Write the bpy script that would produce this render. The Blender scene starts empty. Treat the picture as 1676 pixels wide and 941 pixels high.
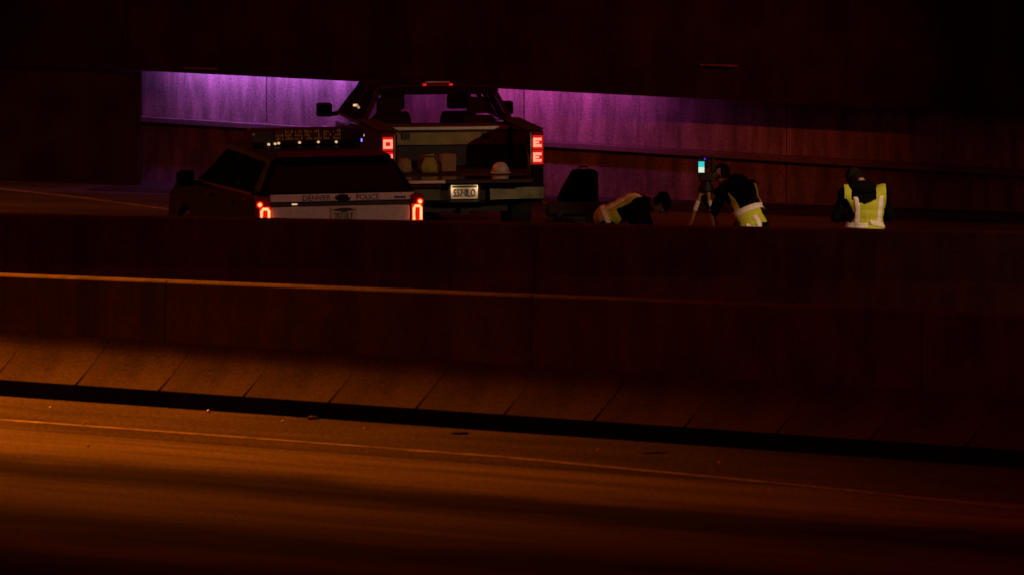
import bpy, bmesh, math, random
from mathutils import Vector, Matrix
R = math.radians
random.seed(7)
S = bpy.context.scene
C = S.collection

# ------------------------------------------------------------------ camera
cd = bpy.data.cameras.new('camera'); cam = bpy.data.objects.new('camera', cd); C.objects.link(cam)
cd.sensor_width = 36.0; cd.lens = 36.0 * 12000 / 1676
cd.clip_start = 0.5; cd.clip_end = 2000
cam.location = (0, 0, 8.0); cam.rotation_euler = (R(90 - 5.472), 0, 0)
cd.dof.use_dof = True; cd.dof.focus_distance = 93; cd.dof.aperture_fstop = 3.6
S.camera = cam

# ------------------------------------------------------------------ night sky (even city glow)
W = bpy.data.worlds.new('World'); S.world = W; W.use_nodes = True
bg = W.node_tree.nodes['Background']
bg.inputs[0].default_value = (1.0, 0.02, 0.012, 1); bg.inputs[1].default_value = 0.088
S.view_settings.view_transform = 'Standard'; S.view_settings.look = 'None'
S.view_settings.exposure = 0.0; S.view_settings.gamma = 1.0
S.render.engine = 'CYCLES'

# ------------------------------------------------------------------ materials
M = {}
def newmat(name):
    m = bpy.data.materials.new(name); m.use_nodes = True
    nt = m.node_tree; nt.nodes.clear()
    out = nt.nodes.new('ShaderNodeOutputMaterial')
    M[name] = m
    return m, nt, out
def noise(nt, vec, scale, detail=4, rough=.6):
    n = nt.nodes.new('ShaderNodeTexNoise'); n.inputs['Scale'].default_value = scale
    n.inputs['Detail'].default_value = detail; n.inputs['Roughness'].default_value = rough
    if vec: nt.links.new(vec, n.inputs['Vector'])
    return n.outputs['Fac']
def ramp(nt, fac, p0, c0, p1, c1):
    r = nt.nodes.new('ShaderNodeValToRGB'); e = r.color_ramp.elements
    e[0].position = p0; e[0].color = (*c0, 1); e[1].position = p1; e[1].color = (*c1, 1)
    nt.links.new(fac, r.inputs[0]); return r.outputs[0]
def mixc(nt, a, b, mode='MULTIPLY', fac=1.0):
    n = nt.nodes.new('ShaderNodeMix'); n.data_type = 'RGBA'; n.blend_type = mode
    n.inputs[0].default_value = fac
    nt.links.new(a, n.inputs[6]); nt.links.new(b, n.inputs[7]); return n.outputs[2]
def mapping(nt, scale, kind='Object'):
    tc = nt.nodes.new('ShaderNodeTexCoord'); mp = nt.nodes.new('ShaderNodeMapping')
    mp.inputs['Scale'].default_value = scale
    nt.links.new(tc.outputs[kind], mp.inputs['Vector']); return mp.outputs[0]
def surface(name, c0, c1, big=(1, 1, 1), bscale=1.5, fine=60, rough=.85, bump=.25, streak=None, spec=.04, metal=0, finec=(.6, 1.0)):
    """mottled procedural surface: two tones, fine grain, optional stretched streaks, relief"""
    m, nt, out = newmat(name)
    p = nt.nodes.new('ShaderNodeBsdfPrincipled')
    v = mapping(nt, big)
    col = ramp(nt, noise(nt, v, bscale, 6, .62), .32, c0, .68, c1)
    v2 = mapping(nt, (1, 1, 1))
    f = noise(nt, v2, fine, 3, .7)
    col = mixc(nt, col, ramp(nt, f, .35, (finec[0],) * 3, .65, (finec[1],) * 3))
    if streak:
        vs = mapping(nt, streak[0])
        col = mixc(nt, col, ramp(nt, noise(nt, vs, 1.0, 5, .6), streak[3] if len(streak) > 3 else .38, (streak[1],) * 3, streak[4] if len(streak) > 4 else .62, (streak[2],) * 3))
    nt.links.new(col, p.inputs['Base Color'])
    p.inputs['Roughness'].default_value = rough; p.inputs['Metallic'].default_value = metal
    p.inputs['Specular IOR Level'].default_value = spec
    b = nt.nodes.new('ShaderNodeBump'); b.inputs['Strength'].default_value = bump; b.inputs['Distance'].default_value = .01
    nt.links.new(f, b.inputs['Height']); nt.links.new(b.outputs[0], p.inputs['Normal'])
    nt.links.new(p.outputs[0], out.inputs[0])
    return m
def plain(name, col, rough=.5, metal=0, spec=.5, var=.15, scale=25, coat=0):
    m, nt, out = newmat(name)
    p = nt.nodes.new('ShaderNodeBsdfPrincipled')
    v = mapping(nt, (1, 1, 1))
    f = noise(nt, v, scale, 4, .6)
    c = ramp(nt, f, .3, tuple(x * (1 - var) for x in col), .7, tuple(min(1, x * (1 + var)) for x in col))
    nt.links.new(c, p.inputs['Base Color'])
    rr = nt.nodes.new('ShaderNodeMapRange'); rr.inputs[3].default_value = rough * .85; rr.inputs[4].default_value = min(1, rough * 1.15)
    nt.links.new(f, rr.inputs[0]); nt.links.new(rr.outputs[0], p.inputs['Roughness'])
    p.inputs['Metallic'].default_value = metal; p.inputs['Specular IOR Level'].default_value = spec
    p.inputs['Coat Weight'].default_value = coat
    nt.links.new(p.outputs[0], out.inputs[0]); return m
def emit(name, col, strength):
    m, nt, out = newmat(name)
    e = nt.nodes.new('ShaderNodeEmission'); e.inputs[0].default_value = (*col, 1); e.inputs[1].default_value = strength
    nt.links.new(e.outputs[0], out.inputs[0]); return m
def glassmat(name, tint, gloss=.9):
    m, nt, out = newmat(name)
    t = nt.nodes.new('ShaderNodeBsdfTransparent'); t.inputs[0].default_value = (*tint, 1)
    g = nt.nodes.new('ShaderNodeBsdfGlossy'); g.inputs['Roughness'].default_value = .03
    g.inputs[0].default_value = (gloss,) * 3 + (1,)
    lw = nt.nodes.new('ShaderNodeLayerWeight'); lw.inputs[0].default_value = .5
    pw = nt.nodes.new('ShaderNodeMath'); pw.operation = 'POWER'; pw.inputs[1].default_value = 5
    nt.links.new(lw.outputs['Facing'], pw.inputs[0])
    fr = nt.nodes.new('ShaderNodeMath'); fr.operation = 'MULTIPLY_ADD'; fr.inputs[1].default_value = .9; fr.inputs[2].default_value = .04
    nt.links.new(pw.outputs[0], fr.inputs[0])
    mx = nt.nodes.new('ShaderNodeMixShader')
    nt.links.new(fr.outputs[0], mx.inputs[0]); nt.links.new(t.outputs[0], mx.inputs[1]); nt.links.new(g.outputs[0], mx.inputs[2])
    nt.links.new(mx.outputs[0], out.inputs[0]); return m

surface('asphalt', (.08, .075, .07), (.19, .18, .17), big=(.06, 1.2, 1), bscale=.8, fine=55, rough=.8, bump=.5, streak=((.028, .42, 1), .07, 1.0, .42, .56), finec=(.35, 1.0))
# worn near carriageway: tyre-polished and oil-dark bands that run with the lanes
m, nt, out = newmat('near_asphalt'); p = nt.nodes.new('ShaderNodeBsdfPrincipled')
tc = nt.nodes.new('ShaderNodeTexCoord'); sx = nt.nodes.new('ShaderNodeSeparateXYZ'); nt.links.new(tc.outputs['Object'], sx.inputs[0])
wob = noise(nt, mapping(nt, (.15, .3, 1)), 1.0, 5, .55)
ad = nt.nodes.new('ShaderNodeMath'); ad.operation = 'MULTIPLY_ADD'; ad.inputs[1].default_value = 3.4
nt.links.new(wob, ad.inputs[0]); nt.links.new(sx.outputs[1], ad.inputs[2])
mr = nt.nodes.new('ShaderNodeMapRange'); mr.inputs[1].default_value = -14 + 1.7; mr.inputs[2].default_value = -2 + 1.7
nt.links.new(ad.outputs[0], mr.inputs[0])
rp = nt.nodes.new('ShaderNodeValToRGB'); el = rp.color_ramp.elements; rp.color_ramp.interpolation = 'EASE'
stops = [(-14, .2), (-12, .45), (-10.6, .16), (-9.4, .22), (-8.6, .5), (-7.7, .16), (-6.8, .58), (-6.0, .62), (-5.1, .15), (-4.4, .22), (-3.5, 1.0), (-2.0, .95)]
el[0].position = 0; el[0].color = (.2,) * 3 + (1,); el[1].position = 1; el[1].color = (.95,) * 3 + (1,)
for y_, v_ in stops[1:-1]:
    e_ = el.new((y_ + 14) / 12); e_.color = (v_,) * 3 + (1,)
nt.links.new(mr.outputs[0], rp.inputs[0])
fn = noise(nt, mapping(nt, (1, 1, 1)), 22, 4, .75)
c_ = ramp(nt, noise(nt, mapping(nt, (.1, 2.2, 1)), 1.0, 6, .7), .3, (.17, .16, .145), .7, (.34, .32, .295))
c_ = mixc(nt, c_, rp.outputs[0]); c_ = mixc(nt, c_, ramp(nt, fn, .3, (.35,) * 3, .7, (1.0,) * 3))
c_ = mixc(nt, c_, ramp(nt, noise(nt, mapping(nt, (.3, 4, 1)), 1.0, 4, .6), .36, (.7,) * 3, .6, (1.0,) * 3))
nt.links.new(c_, p.inputs['Base Color']); p.inputs['Roughness'].default_value = .9; p.inputs['Specular IOR Level'].default_value = .02
b_ = nt.nodes.new('ShaderNodeBump'); b_.inputs['Strength'].default_value = .7; b_.inputs['Distance'].default_value = .012
nt.links.new(fn, b_.inputs['Height']); nt.links.new(b_.outputs[0], p.inputs['Normal']); nt.links.new(p.outputs[0], out.inputs[0])
surface('shoulder', (.09, .082, .073), (.13, .118, .105), big=(.4, 1.4, 1), bscale=1.4, fine=22, rough=.85, bump=.6, streak=((.5, 2.0, 1), .75, 1.0), finec=(.35, 1.0))
surface('far_asphalt', (.09, .085, .08), (.16, .15, .14), big=(.3, 1, 1), bscale=1.0, fine=30, rough=.9, bump=.5, streak=((.1, 1.2, 1), .6, 1.0), finec=(.5, 1.0))
surface('soil', (.03, .025, .02), (.07, .06, .045), fine=30, bump=.6)
surface('paint_line', (.24, .23, .2), (.48, .46, .4), bscale=5, fine=40, rough=.7, streak=((.3, 6, 1), .55, 1.0))
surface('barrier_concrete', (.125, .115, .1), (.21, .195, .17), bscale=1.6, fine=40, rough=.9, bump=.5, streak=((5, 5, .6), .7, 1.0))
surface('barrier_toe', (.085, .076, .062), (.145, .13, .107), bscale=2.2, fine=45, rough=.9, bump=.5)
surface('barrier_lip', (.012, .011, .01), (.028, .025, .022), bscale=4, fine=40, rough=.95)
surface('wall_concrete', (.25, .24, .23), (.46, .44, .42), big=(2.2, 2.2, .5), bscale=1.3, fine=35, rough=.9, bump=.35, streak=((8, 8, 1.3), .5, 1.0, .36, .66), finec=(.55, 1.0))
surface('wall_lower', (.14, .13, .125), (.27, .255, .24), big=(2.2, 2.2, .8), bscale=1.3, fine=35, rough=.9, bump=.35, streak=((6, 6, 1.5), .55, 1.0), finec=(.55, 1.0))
surface('wall_ledge', (.12, .115, .11), (.2, .19, .18), bscale=2, fine=50, rough=.9)
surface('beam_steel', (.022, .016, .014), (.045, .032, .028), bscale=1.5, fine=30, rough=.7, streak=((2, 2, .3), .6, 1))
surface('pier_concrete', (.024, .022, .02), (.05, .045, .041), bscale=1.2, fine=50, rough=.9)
surface('spill_dark', (.02, .018, .015), (.05, .043, .036), fine=25, bump=.6)
surface('red_glint', (.16, .05, .02), (.3, .11, .04), bscale=6, fine=40, rough=.9)
surface('wood_yellow', (.42, .27, .05), (.6, .42, .1), big=(8, 8, 1), bscale=3, fine=40, rough=.6)
plain('truck_paint', (.012, .011, .012), rough=.12, spec=.6, coat=.6)
plain('suv_paint', (.0035, .004, .006), rough=.25, spec=.15, coat=0)
plain('suv_roof', (.004, .004, .005), rough=.6, spec=.05)
plain('suv_white', (.62, .62, .66), rough=.35)
plain('chrome', (.75, .74, .70), rough=.3, metal=1, var=.1)
plain('bumper_chrome', (.055, .05, .032), rough=.4, metal=1, var=.45, scale=9)
plain('black_plastic', (.02, .02, .02), rough=.55)
plain('bed_liner', (.018, .018, .018), rough=.75)
plain('tyre', (.018, .018, .018), rough=.85)
plain('rim', (.35, .35, .36), rough=.35, metal=1)
plain('seat_cloth', (.02, .019, .018), rough=.9)
plain('steel', (.4, .4, .41), rough=.4, metal=1)
plain('dark_metal', (.06, .06, .065), rough=.45, metal=.8)
plain('tool_box_metal', (.24, .20, .09), rough=.38, metal=.85, var=.25, scale=6)
plain('cloth_black', (.004, .004, .005), rough=.95, spec=.05)
plain('cloth_navy', (.005, .005, .007), rough=.95, spec=.05)
plain('trousers', (.018, .018, .024), rough=.95, spec=.2)
plain('skin', (.42, .24, .17), rough=.6)
plain('hair', (.007, .005, .004), rough=.9, spec=.1)
plain('shoe', (.012, .012, .012), rough=.6)
plain('cap_cloth', (.016, .009, .006), spec=.05, rough=.95)
plain('vest_lime', (.55, .62, .035), rough=.85, var=.12, scale=40)
plain('reflective', (.95, .88, .82), rough=.5, var=.1, scale=60)
plain('vest_edge', (.06, .055, .02), rough=.9)
plain('canvas', (.42, .36, .08), rough=.95, var=.35, scale=14)
plain('carton', (.36, .24, .12), rough=.9)
plain('helmet_white', (.7, .68, .6), rough=.4)
plain('plate_white', (.75, .68, .58), rough=.5, var=.08)
plain('plate_suv', (.5, .48, .47), rough=.5, var=.08)
plain('plate_green', (.03, .07, .045), rough=.5)
plain('plate_ink', (.03, .045, .035), rough=.5)
plain('letter_blue', (.05, .04, .26), rough=.5)
plain('emblem', (.02, .02, .05), rough=.15, coat=.5)
plain('red_lens', (.25, .008, .006), rough=.15)
plain('amber_lens', (.09, .035, .008), rough=.4)
plain('blue_lens', (.02, .03, .3), rough=.3)
emit('brake_light', (1, .10, .06), 4.0)
emit('brake_glow', (1, .015, .01), .6)
emit('stop_lamp', (1, .02, .015), .6)
emit('suv_brake_light', (1, .12, .04), 6.0)
emit('suv_brake_glow', (1, .01, .004), .75)
emit('warm_led_glint', (1, .58, .3), .85)  # real LEDs, and painted reflections on cab glass and light bar
emit('amber_led', (1, .33, .04), .055)
emit('blue_led', (.3, .25, 1), 1.5)
emit('screen_cyan', (.05, .72, .72), .85)
emit('screen_white', (.72, .86, .70), .95)
emit('violet_led', (.16, .02, .9), .9)
emit('violet_lens', (.5, .08, .95), 1.5)
emit('sodium_lens', (1, .5, .12), 8)
emit('fill_lens', (1, .86, .6), 8)
glassmat('cab_glass', (.83, .81, .84), .35)
m, nt, out = newmat('dark_glass')
p = nt.nodes.new('ShaderNodeBsdfPrincipled'); p.inputs['Base Color'].default_value = (.004, .004, .005, 1)
p.inputs['Roughness'].default_value = .06; p.inputs['Specular IOR Level'].default_value = .4
nt.links.new(p.outputs[0], out.inputs[0])

# ------------------------------------------------------------------ mesh helpers
def obj(name, bm, mat, parent=None, smooth=False, bevel=0, seg=2):
    me = bpy.data.meshes.new(name)
    bmesh.ops.recalc_face_normals(bm, faces=bm.faces[:])
    bm.to_mesh(me); bm.free()
    return link(name, me, mat, parent, smooth, bevel, seg)
def link(name, me, mat, parent=None, smooth=False, bevel=0, seg=2):
    o = bpy.data.objects.new(name, me); C.objects.link(o)
    if mat and not me.materials: me.materials.append(M[mat])
    if smooth:
        for p in me.polygons: p.use_smooth = True
    if bevel:
        b = o.modifiers.new('bevel', 'BEVEL'); b.width = bevel; b.segments = seg; b.limit_method = 'ANGLE'; b.angle_limit = R(40)
    if parent: o.parent = parent
    return o
def tag(o, label, cat, group=None):
    o['label'] = label; o['category'] = cat
    if group: o['group'] = group
    return o
def struct(o): o['kind'] = 'structure'; return o
def thing(name, label, cat, loc=(0, 0, 0), rz=0, group=None):
    o = bpy.data.objects.new(name, None); C.objects.link(o); o.empty_display_size = .2
    o.location = loc; o.rotation_euler = (0, 0, rz); return tag(o, label, cat, group)
def NB(): return bmesh.new()
def box(bm, x0, x1, y0, y1, z0, z1):
    v = [bm.verts.new(p) for p in ((x0, y0, z0), (x1, y0, z0), (x1, y1, z0), (x0, y1, z0), (x0, y0, z1), (x1, y0, z1), (x1, y1, z1), (x0, y1, z1))]
    for f in ((0, 3, 2, 1), (4, 5, 6, 7), (0, 1, 5, 4), (1, 2, 6, 5), (2, 3, 7, 6), (3, 0, 4, 7)): bm.faces.new([v[i] for i in f])
    return bm
def loft(bm, rings, cap=True, closed=True):
    vs = [[bm.verts.new(p) for p in r] for r in rings]
    n = len(rings[0])
    for a, b in zip(vs, vs[1:]):
        for i in range(n if closed else n - 1):
            j = (i + 1) % n; bm.faces.new((a[i], a[j], b[j], b[i]))
    if cap: bm.faces.new(vs[0][::-1]); bm.faces.new(vs[-1])
    return bm
def prism_x(bm, prof, x0, x1):            # profile (y,z) swept along x
    return loft(bm, [[(x0, y, z) for y, z in prof], [(x1, y, z) for y, z in prof]])
def circ(c, r, ax, n=20, rz=None):
    out = []
    for i in range(n):
        a = 2 * math.pi * i / n; u, v = r * math.cos(a), (rz or r) * math.sin(a)
        out.append((c[0], c[1] + u, c[2] + v) if ax == 'x' else (c[0] + u, c[1], c[2] + v) if ax == 'y' else (c[0] + u, c[1] + v, c[2]))
    return out
def cyl(bm, c0, c1, r, ax, n=20, r1=None): return loft(bm, [circ(c0, r, ax, n), circ(c1, r if r1 is None else r1, ax, n)])
def tube(bm, pts, r, n=8, rend=None):
    pts = [Vector(p) for p in pts]; rings = []
    for i, p in enumerate(pts):
        d = (pts[min(i + 1, len(pts) - 1)] - pts[max(i - 1, 0)]).normalized()
        u = d.cross(Vector((0, 0, 1)));
        if u.length < 1e-3: u = d.cross(Vector((0, 1, 0)))
        u.normalize(); w = u.cross(d)
        rr = r if rend is None else r + (rend - r) * i / (len(pts) - 1)
        rings.append([tuple(p + rr * (math.cos(2 * math.pi * k / n) * u + math.sin(2 * math.pi * k / n) * w)) for k in range(n)])
    return loft(bm, rings)
def slab(bm, pts, off):                   # polygon given thickness along its normal
    P = [Vector(p) for p in pts]; nrm = (P[1] - P[0]).cross(P[2] - P[0]).normalized() * off
    return loft(bm, [[tuple(p) for p in P], [tuple(p + nrm) for p in P]])
def patch(q, u0, u1, v0, v1, off, th=.006):   # quad patch on a quad face, proud by off
    A, B, Cc, D = [Vector(p) for p in q]
    f = lambda u, v: (A * (1 - u) + B * u) * (1 - v) + (D * (1 - u) + Cc * u) * v
    P = [f(u0, v0), f(u1, v0), f(u1, v1), f(u0, v1)]
    n = (P[1] - P[0]).cross(P[3] - P[0]).normalized()
    return slab(NB(), [tuple(p + n * (off - th)) for p in P], th)
def text(name, s, size, mat, parent, loc, rot, ext=.002, sx=1.0, align='CENTER'):
    cu = bpy.data.curves.new(name, 'FONT'); cu.body = s; cu.size = size; cu.extrude = ext; cu.align_x = align; cu.align_y = 'CENTER'; cu.resolution_u = 3
    cu.offset = size * .012
    t = bpy.data.objects.new('t', cu); C.objects.link(t)
    me = bpy.data.meshes.new_from_object(t.evaluated_get(bpy.context.evaluated_depsgraph_get()))
    bpy.data.objects.remove(t); me.materials.clear()
    o = link(name, me, mat, parent); o.location = loc; o.rotation_euler = rot; o.scale = (sx, 1, 1)
    return o
def lamp(kind, name, loc, target, energy, col, size=.15, cone=60, blend=.5, parent=None):
    l = bpy.data.lights.new(name, kind); l.energy = energy; l.color = col
    if kind == 'SPOT': l.spot_size = R(cone); l.spot_blend = blend; l.shadow_soft_size = size
    elif kind == 'AREA': l.shape = 'RECTANGLE'; l.size = size[0]; l.size_y = size[1]; l.spread = R(cone)
    else: l.shadow_soft_size = size
    o = bpy.data.objects.new(name, l); C.objects.link(o); o.location = loc
    o.rotation_euler = (Vector(target) - Vector(loc)).to_track_quat('-Z', 'Y').to_euler()
    if parent: o.parent = parent
    return o

# ------------------------------------------------------------------ ground and roads
g = struct(obj('ground', slab(NB(), [(-400, -100, -.02), (400, -100, -.02), (400, 700, -.02), (-400, 700, -.02)], .016), 'soil'))
ANG1 = math.atan2(-.615, 1)               # direction of the near carriageway
A1 = Vector((-5.04, 72.2, 0))
def sheet(name, x0, x1, y0, y1, z, mat, loc, rz, parent=None):
    o = obj(name, slab(NB(), [(x0, y0, z - .004), (x1, y0, z - .004), (x1, y1, z - .004), (x0, y1, z - .004)], .004), mat, parent)
    o.location = loc; o.rotation_euler = (0, 0, rz); return o
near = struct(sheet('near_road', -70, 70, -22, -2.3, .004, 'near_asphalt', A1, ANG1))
struct(sheet('near_shoulder', -70, 70, -2.3, -.02, .006, 'shoulder', A1, ANG1))
# the painted edge line bends gently with the road
def ribbon(name, pts, w, z, mat, parent):
    bm = NB(); rows = []
    P = [Vector(p) for p in pts]
    for i, p in enumerate(P):
        d = (P[min(i + 1, len(P) - 1)] - P[max(i - 1, 0)]).normalized(); n = Vector((-d.y, d.x))
        rows.append((p + n * w / 2, p - n * w / 2))
    for (a, b), (c, d) in zip(rows, rows[1:]):
        loft(bm, [[(a.x, a.y, z - .003), (c.x, c.y, z - .003), (d.x, d.y, z - .003), (b.x, b.y, z - .003)], [(a.x, a.y, z), (c.x, c.y, z), (d.x, d.y, z), (b.x, b.y, z)]])
    return obj(name, bm, mat, parent)
def invroot(o, parent):                   # parent without moving
    o.parent = parent; o.matrix_parent_inverse = (Matrix.Translation(parent.location) @ parent.rotation_euler.to_matrix().to_4x4()).inverted(); return o
el = ribbon('edge_line', [(-14, 75.6), (-9, 72.6), (-4.9, 70.1), (-2.4, 68.55), (0, 67.02), (2.5, 65.0), (4.42, 63.3), (9, 59.2)], .10, .011, 'paint_line', None); invroot(el, near)
far = struct(sheet('far_road', -70, 70, .9, 30, .004, 'far_asphalt', (-5.66, 81.05, 0), math.atan2(-.206, 1)))
fl = ribbon('edge_line', [(-9.5, 100.4), (-7.5, 98.0), (-5.69, 95.8), (-4.43, 93.95), (-3.0, 91.6), (-1.5, 89.0)], .12, .009, 'paint_line', None); invroot(fl, far)

# ------------------------------------------------------------------ median barriers
def barrier(name, label, A, ang, s0, s1, seg, hfun, prof_toe, toes):
    root = thing(name, label, 'barrier', A, ang)
    s = s0
    while s < s1 - .01:
        e = min(s + seg, s1)
        rings = []
        for t in (s + .004, e - .004):
            h = hfun(t)
            rings.append([(t, y, z) for y, z in ((.035, .0), (.035, .15), (.20, .50), (.226, h - .02), (.25, h), (.355, h), (.375, h - .02), (.46, .46), (.70, .16), (.70, 0))])
        obj('barrier_segment', loft(NB(), rings), 'barrier_concrete', root, bevel=.006)
        s = e
    return root
b1 = barrier('concrete_barrier', 'long sloped concrete barrier standing along the shoulder of the lit road', A1, ANG1, -15, 27, 4.2,
             lambda s: 1.19 + .2 * max(-.3, min(1.6, s / 11.35)), None, True)
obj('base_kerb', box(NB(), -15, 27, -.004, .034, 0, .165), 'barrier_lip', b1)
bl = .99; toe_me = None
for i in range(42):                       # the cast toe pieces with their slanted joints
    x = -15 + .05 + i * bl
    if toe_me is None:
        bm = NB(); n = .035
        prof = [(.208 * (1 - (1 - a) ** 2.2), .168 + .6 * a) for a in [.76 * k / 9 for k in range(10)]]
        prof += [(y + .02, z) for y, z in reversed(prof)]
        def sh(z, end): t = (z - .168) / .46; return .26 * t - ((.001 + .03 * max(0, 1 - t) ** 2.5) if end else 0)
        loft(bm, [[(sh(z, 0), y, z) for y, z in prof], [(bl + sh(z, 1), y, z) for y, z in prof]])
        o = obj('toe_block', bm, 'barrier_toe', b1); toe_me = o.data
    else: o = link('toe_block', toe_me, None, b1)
    o.location = (x, random.uniform(-.002, .002), 0)
A2 = Vector((-5.66, 80.83, 0)); ANG2 = math.atan2(-.206, 1)
b2 = barrier('concrete_barrier', 'dark concrete barrier hiding the lower half of the parked police car', A2, ANG2, -18, 30, 6, lambda s: 1.05, None, False)

# small debris on the shoulder
def rock(seed, sx, sy, sz):
    random.seed(seed); bm = NB(); bmesh.ops.create_icosphere(bm, subdivisions=2, radius=1)
    for v in bm.verts: v.co *= random.uniform(.75, 1.15); v.co = Vector((v.co.x * sx, v.co.y * sy, max(-.4, v.co.z) * sz))
    for v in bm.verts: v.co.z += .4 * sz
    return bm
for i, (x, y, sx, sy, sz, lab) in enumerate(((-1.92, 70.28 - .1, .05, .05, .025, 'small dark lump of debris on the shoulder below the barrier'),
        (-.5, 68.95, .09, .05, .02, 'flat dark scrap of rubber lying between barrier and edge line'),
        (1.3, 67.4, .16, .05, .012, 'long thin dark strip of rubber lying on the shoulder'),
        (-2.95, 70.75, .022, .022, .02, 'tiny pale pebble at the foot of the barrier'))):
    tag(obj('road_debris', rock(i + 3, sx, sy, sz), 'tyre' if i < 3 else 'helmet_white'), lab, 'debris').location = (x, y, .006)

for i, (x, y) in enumerate(((-4.1, 69.7), (-3.95, 67.9), (-1.4, 69.3), (.8, 67.6), (-4.5, 71.1), (-2.2, 69.9), (1.9, 66.6))):
    tag(obj('pebble', rock(i + 30, .014, .014, .016), 'helmet_white'), 'one of the tiny pale pebbles scattered along the edge line', 'pebble', 'grit on the shoulder').location = (x, y, .008)
# ------------------------------------------------------------------ far wall with ledge, end pier and overhanging girder
WANG = math.atan2(-3.5, 8.17); W0 = Vector((-4.99, 98.5, 0))
zl = lambda s: .885 - .027 * s            # ledge height along the wall
zt = lambda s: 1.553 - .0191 * s          # underside of the girder
wall = thing('retaining_wall', 'streaked concrete retaining wall with a ledge, washed by violet light', 'wall', W0, WANG)
joints = [.0, 1.86, 5.6, 9.3, 13, 16.7, 20.4]
for a, b in zip(joints, joints[1:]):
    a2, b2_ = a + .008, b - .008
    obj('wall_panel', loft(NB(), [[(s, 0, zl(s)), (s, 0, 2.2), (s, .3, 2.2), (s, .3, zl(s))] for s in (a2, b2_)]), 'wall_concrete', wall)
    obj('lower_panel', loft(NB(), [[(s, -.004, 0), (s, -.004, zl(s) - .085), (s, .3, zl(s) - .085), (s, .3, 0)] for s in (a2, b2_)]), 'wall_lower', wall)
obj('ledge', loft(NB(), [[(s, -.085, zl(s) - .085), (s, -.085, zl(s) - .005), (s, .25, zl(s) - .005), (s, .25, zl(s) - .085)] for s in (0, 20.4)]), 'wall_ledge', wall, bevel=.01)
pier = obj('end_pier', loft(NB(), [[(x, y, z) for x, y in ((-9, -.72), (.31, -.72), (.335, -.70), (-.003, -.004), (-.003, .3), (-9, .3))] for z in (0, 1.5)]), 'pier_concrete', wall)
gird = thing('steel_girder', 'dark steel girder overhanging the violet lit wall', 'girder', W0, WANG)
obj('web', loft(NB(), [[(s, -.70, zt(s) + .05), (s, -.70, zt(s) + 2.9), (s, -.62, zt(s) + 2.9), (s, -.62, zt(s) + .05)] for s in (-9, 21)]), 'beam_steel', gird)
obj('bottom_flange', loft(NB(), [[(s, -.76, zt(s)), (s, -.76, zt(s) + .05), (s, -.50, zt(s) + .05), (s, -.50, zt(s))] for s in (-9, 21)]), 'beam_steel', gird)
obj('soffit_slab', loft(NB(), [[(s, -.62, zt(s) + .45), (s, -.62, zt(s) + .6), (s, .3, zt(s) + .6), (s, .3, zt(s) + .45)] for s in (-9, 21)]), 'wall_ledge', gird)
for s in (-6.0, .12, 13.5):
    obj('stiffener', box(NB(), s - .012, s + .012, -.722, -.701, zt(s) + .05, zt(s) + 2.8), 'beam_steel', gird)
for s, dz in ((1.25, .055), (8.65, .43), (5.2, 1.27)):
    obj('girder_glint', box(NB(), s - .25, s + .25, -.79, -.702, zt(s) + dz, zt(s) + dz + .022), 'red_glint', gird, bevel=.008)  # coloured bars standing in for faint red reflections on the girder
vg = struct(sheet('spill_strip', 0, 20, -1.7, -.09, .010, 'spill_dark', W0, WANG))  # dark strip added to subdue violet light spilling on the ground
def wall_light(label, s, dy, L, watts, spread, tilt, col):
    r = thing('wall_light', label, 'light', W0 + Matrix.Rotation(WANG, 3, 'Z') @ Vector((s, dy, zt(s) + .30)), WANG)
    obj('housing', box(NB(), -L / 2, L / 2, -.04, .04, 0, .15), 'dark_metal', r, bevel=.01)
    obj('lens', box(NB(), -L / 2 + .02, L / 2 - .02, -.03, .03, -.012, -.001), 'violet_lens', r)
    l = lamp('AREA', 'violet_lamp', (0, 0, -.02), (0, tilt, -1), watts, col, size=(L - .05, .05), cone=spread, parent=r)
    l.rotation_euler = (math.atan2(tilt, 1), 0, 0)
wall_light('violet strip light under the girder beside the end pier', 1.9, -.21, 2.7, 44, 180, .6, (.82, .18, 1.0))
wall_light('violet strip light under the girder behind the pickup', 5.6, -.46, 3.4, 30, 180, .6, (1.0, .10, .62))

# ------------------------------------------------------------------ wheels
def wheel(parent, x, y, r, w, side):
    t = obj('wheel', loft(NB(), [circ((x + dx, y, r), rr, 'x', 28) for dx, rr in ((-w / 2, r * .62), (-w / 2, r * .93), (-w / 2 + .03, r), (w / 2 - .03, r), (w / 2, r * .93), (w / 2, r * .62))]), 'tyre', parent, smooth=False)
    bm = NB(); xo = x + side * (w / 2 - .02)
    cyl(bm, (xo - side * .08, y, r), (xo, y, r), r * .62, 'x', 24)
    for k in range(6):
        a = k * math.pi / 3
        bm2 = [(xo + side * .015, y + math.cos(a + d) * rr, r + math.sin(a + d) * rr) for d, rr in ((-.5, .05), (-.14, r * .58), (.14, r * .58), (.5, .05))]
        slab(bm, bm2, .02 * side)
    obj('rim', bm, 'rim', t)
    return t

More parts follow.
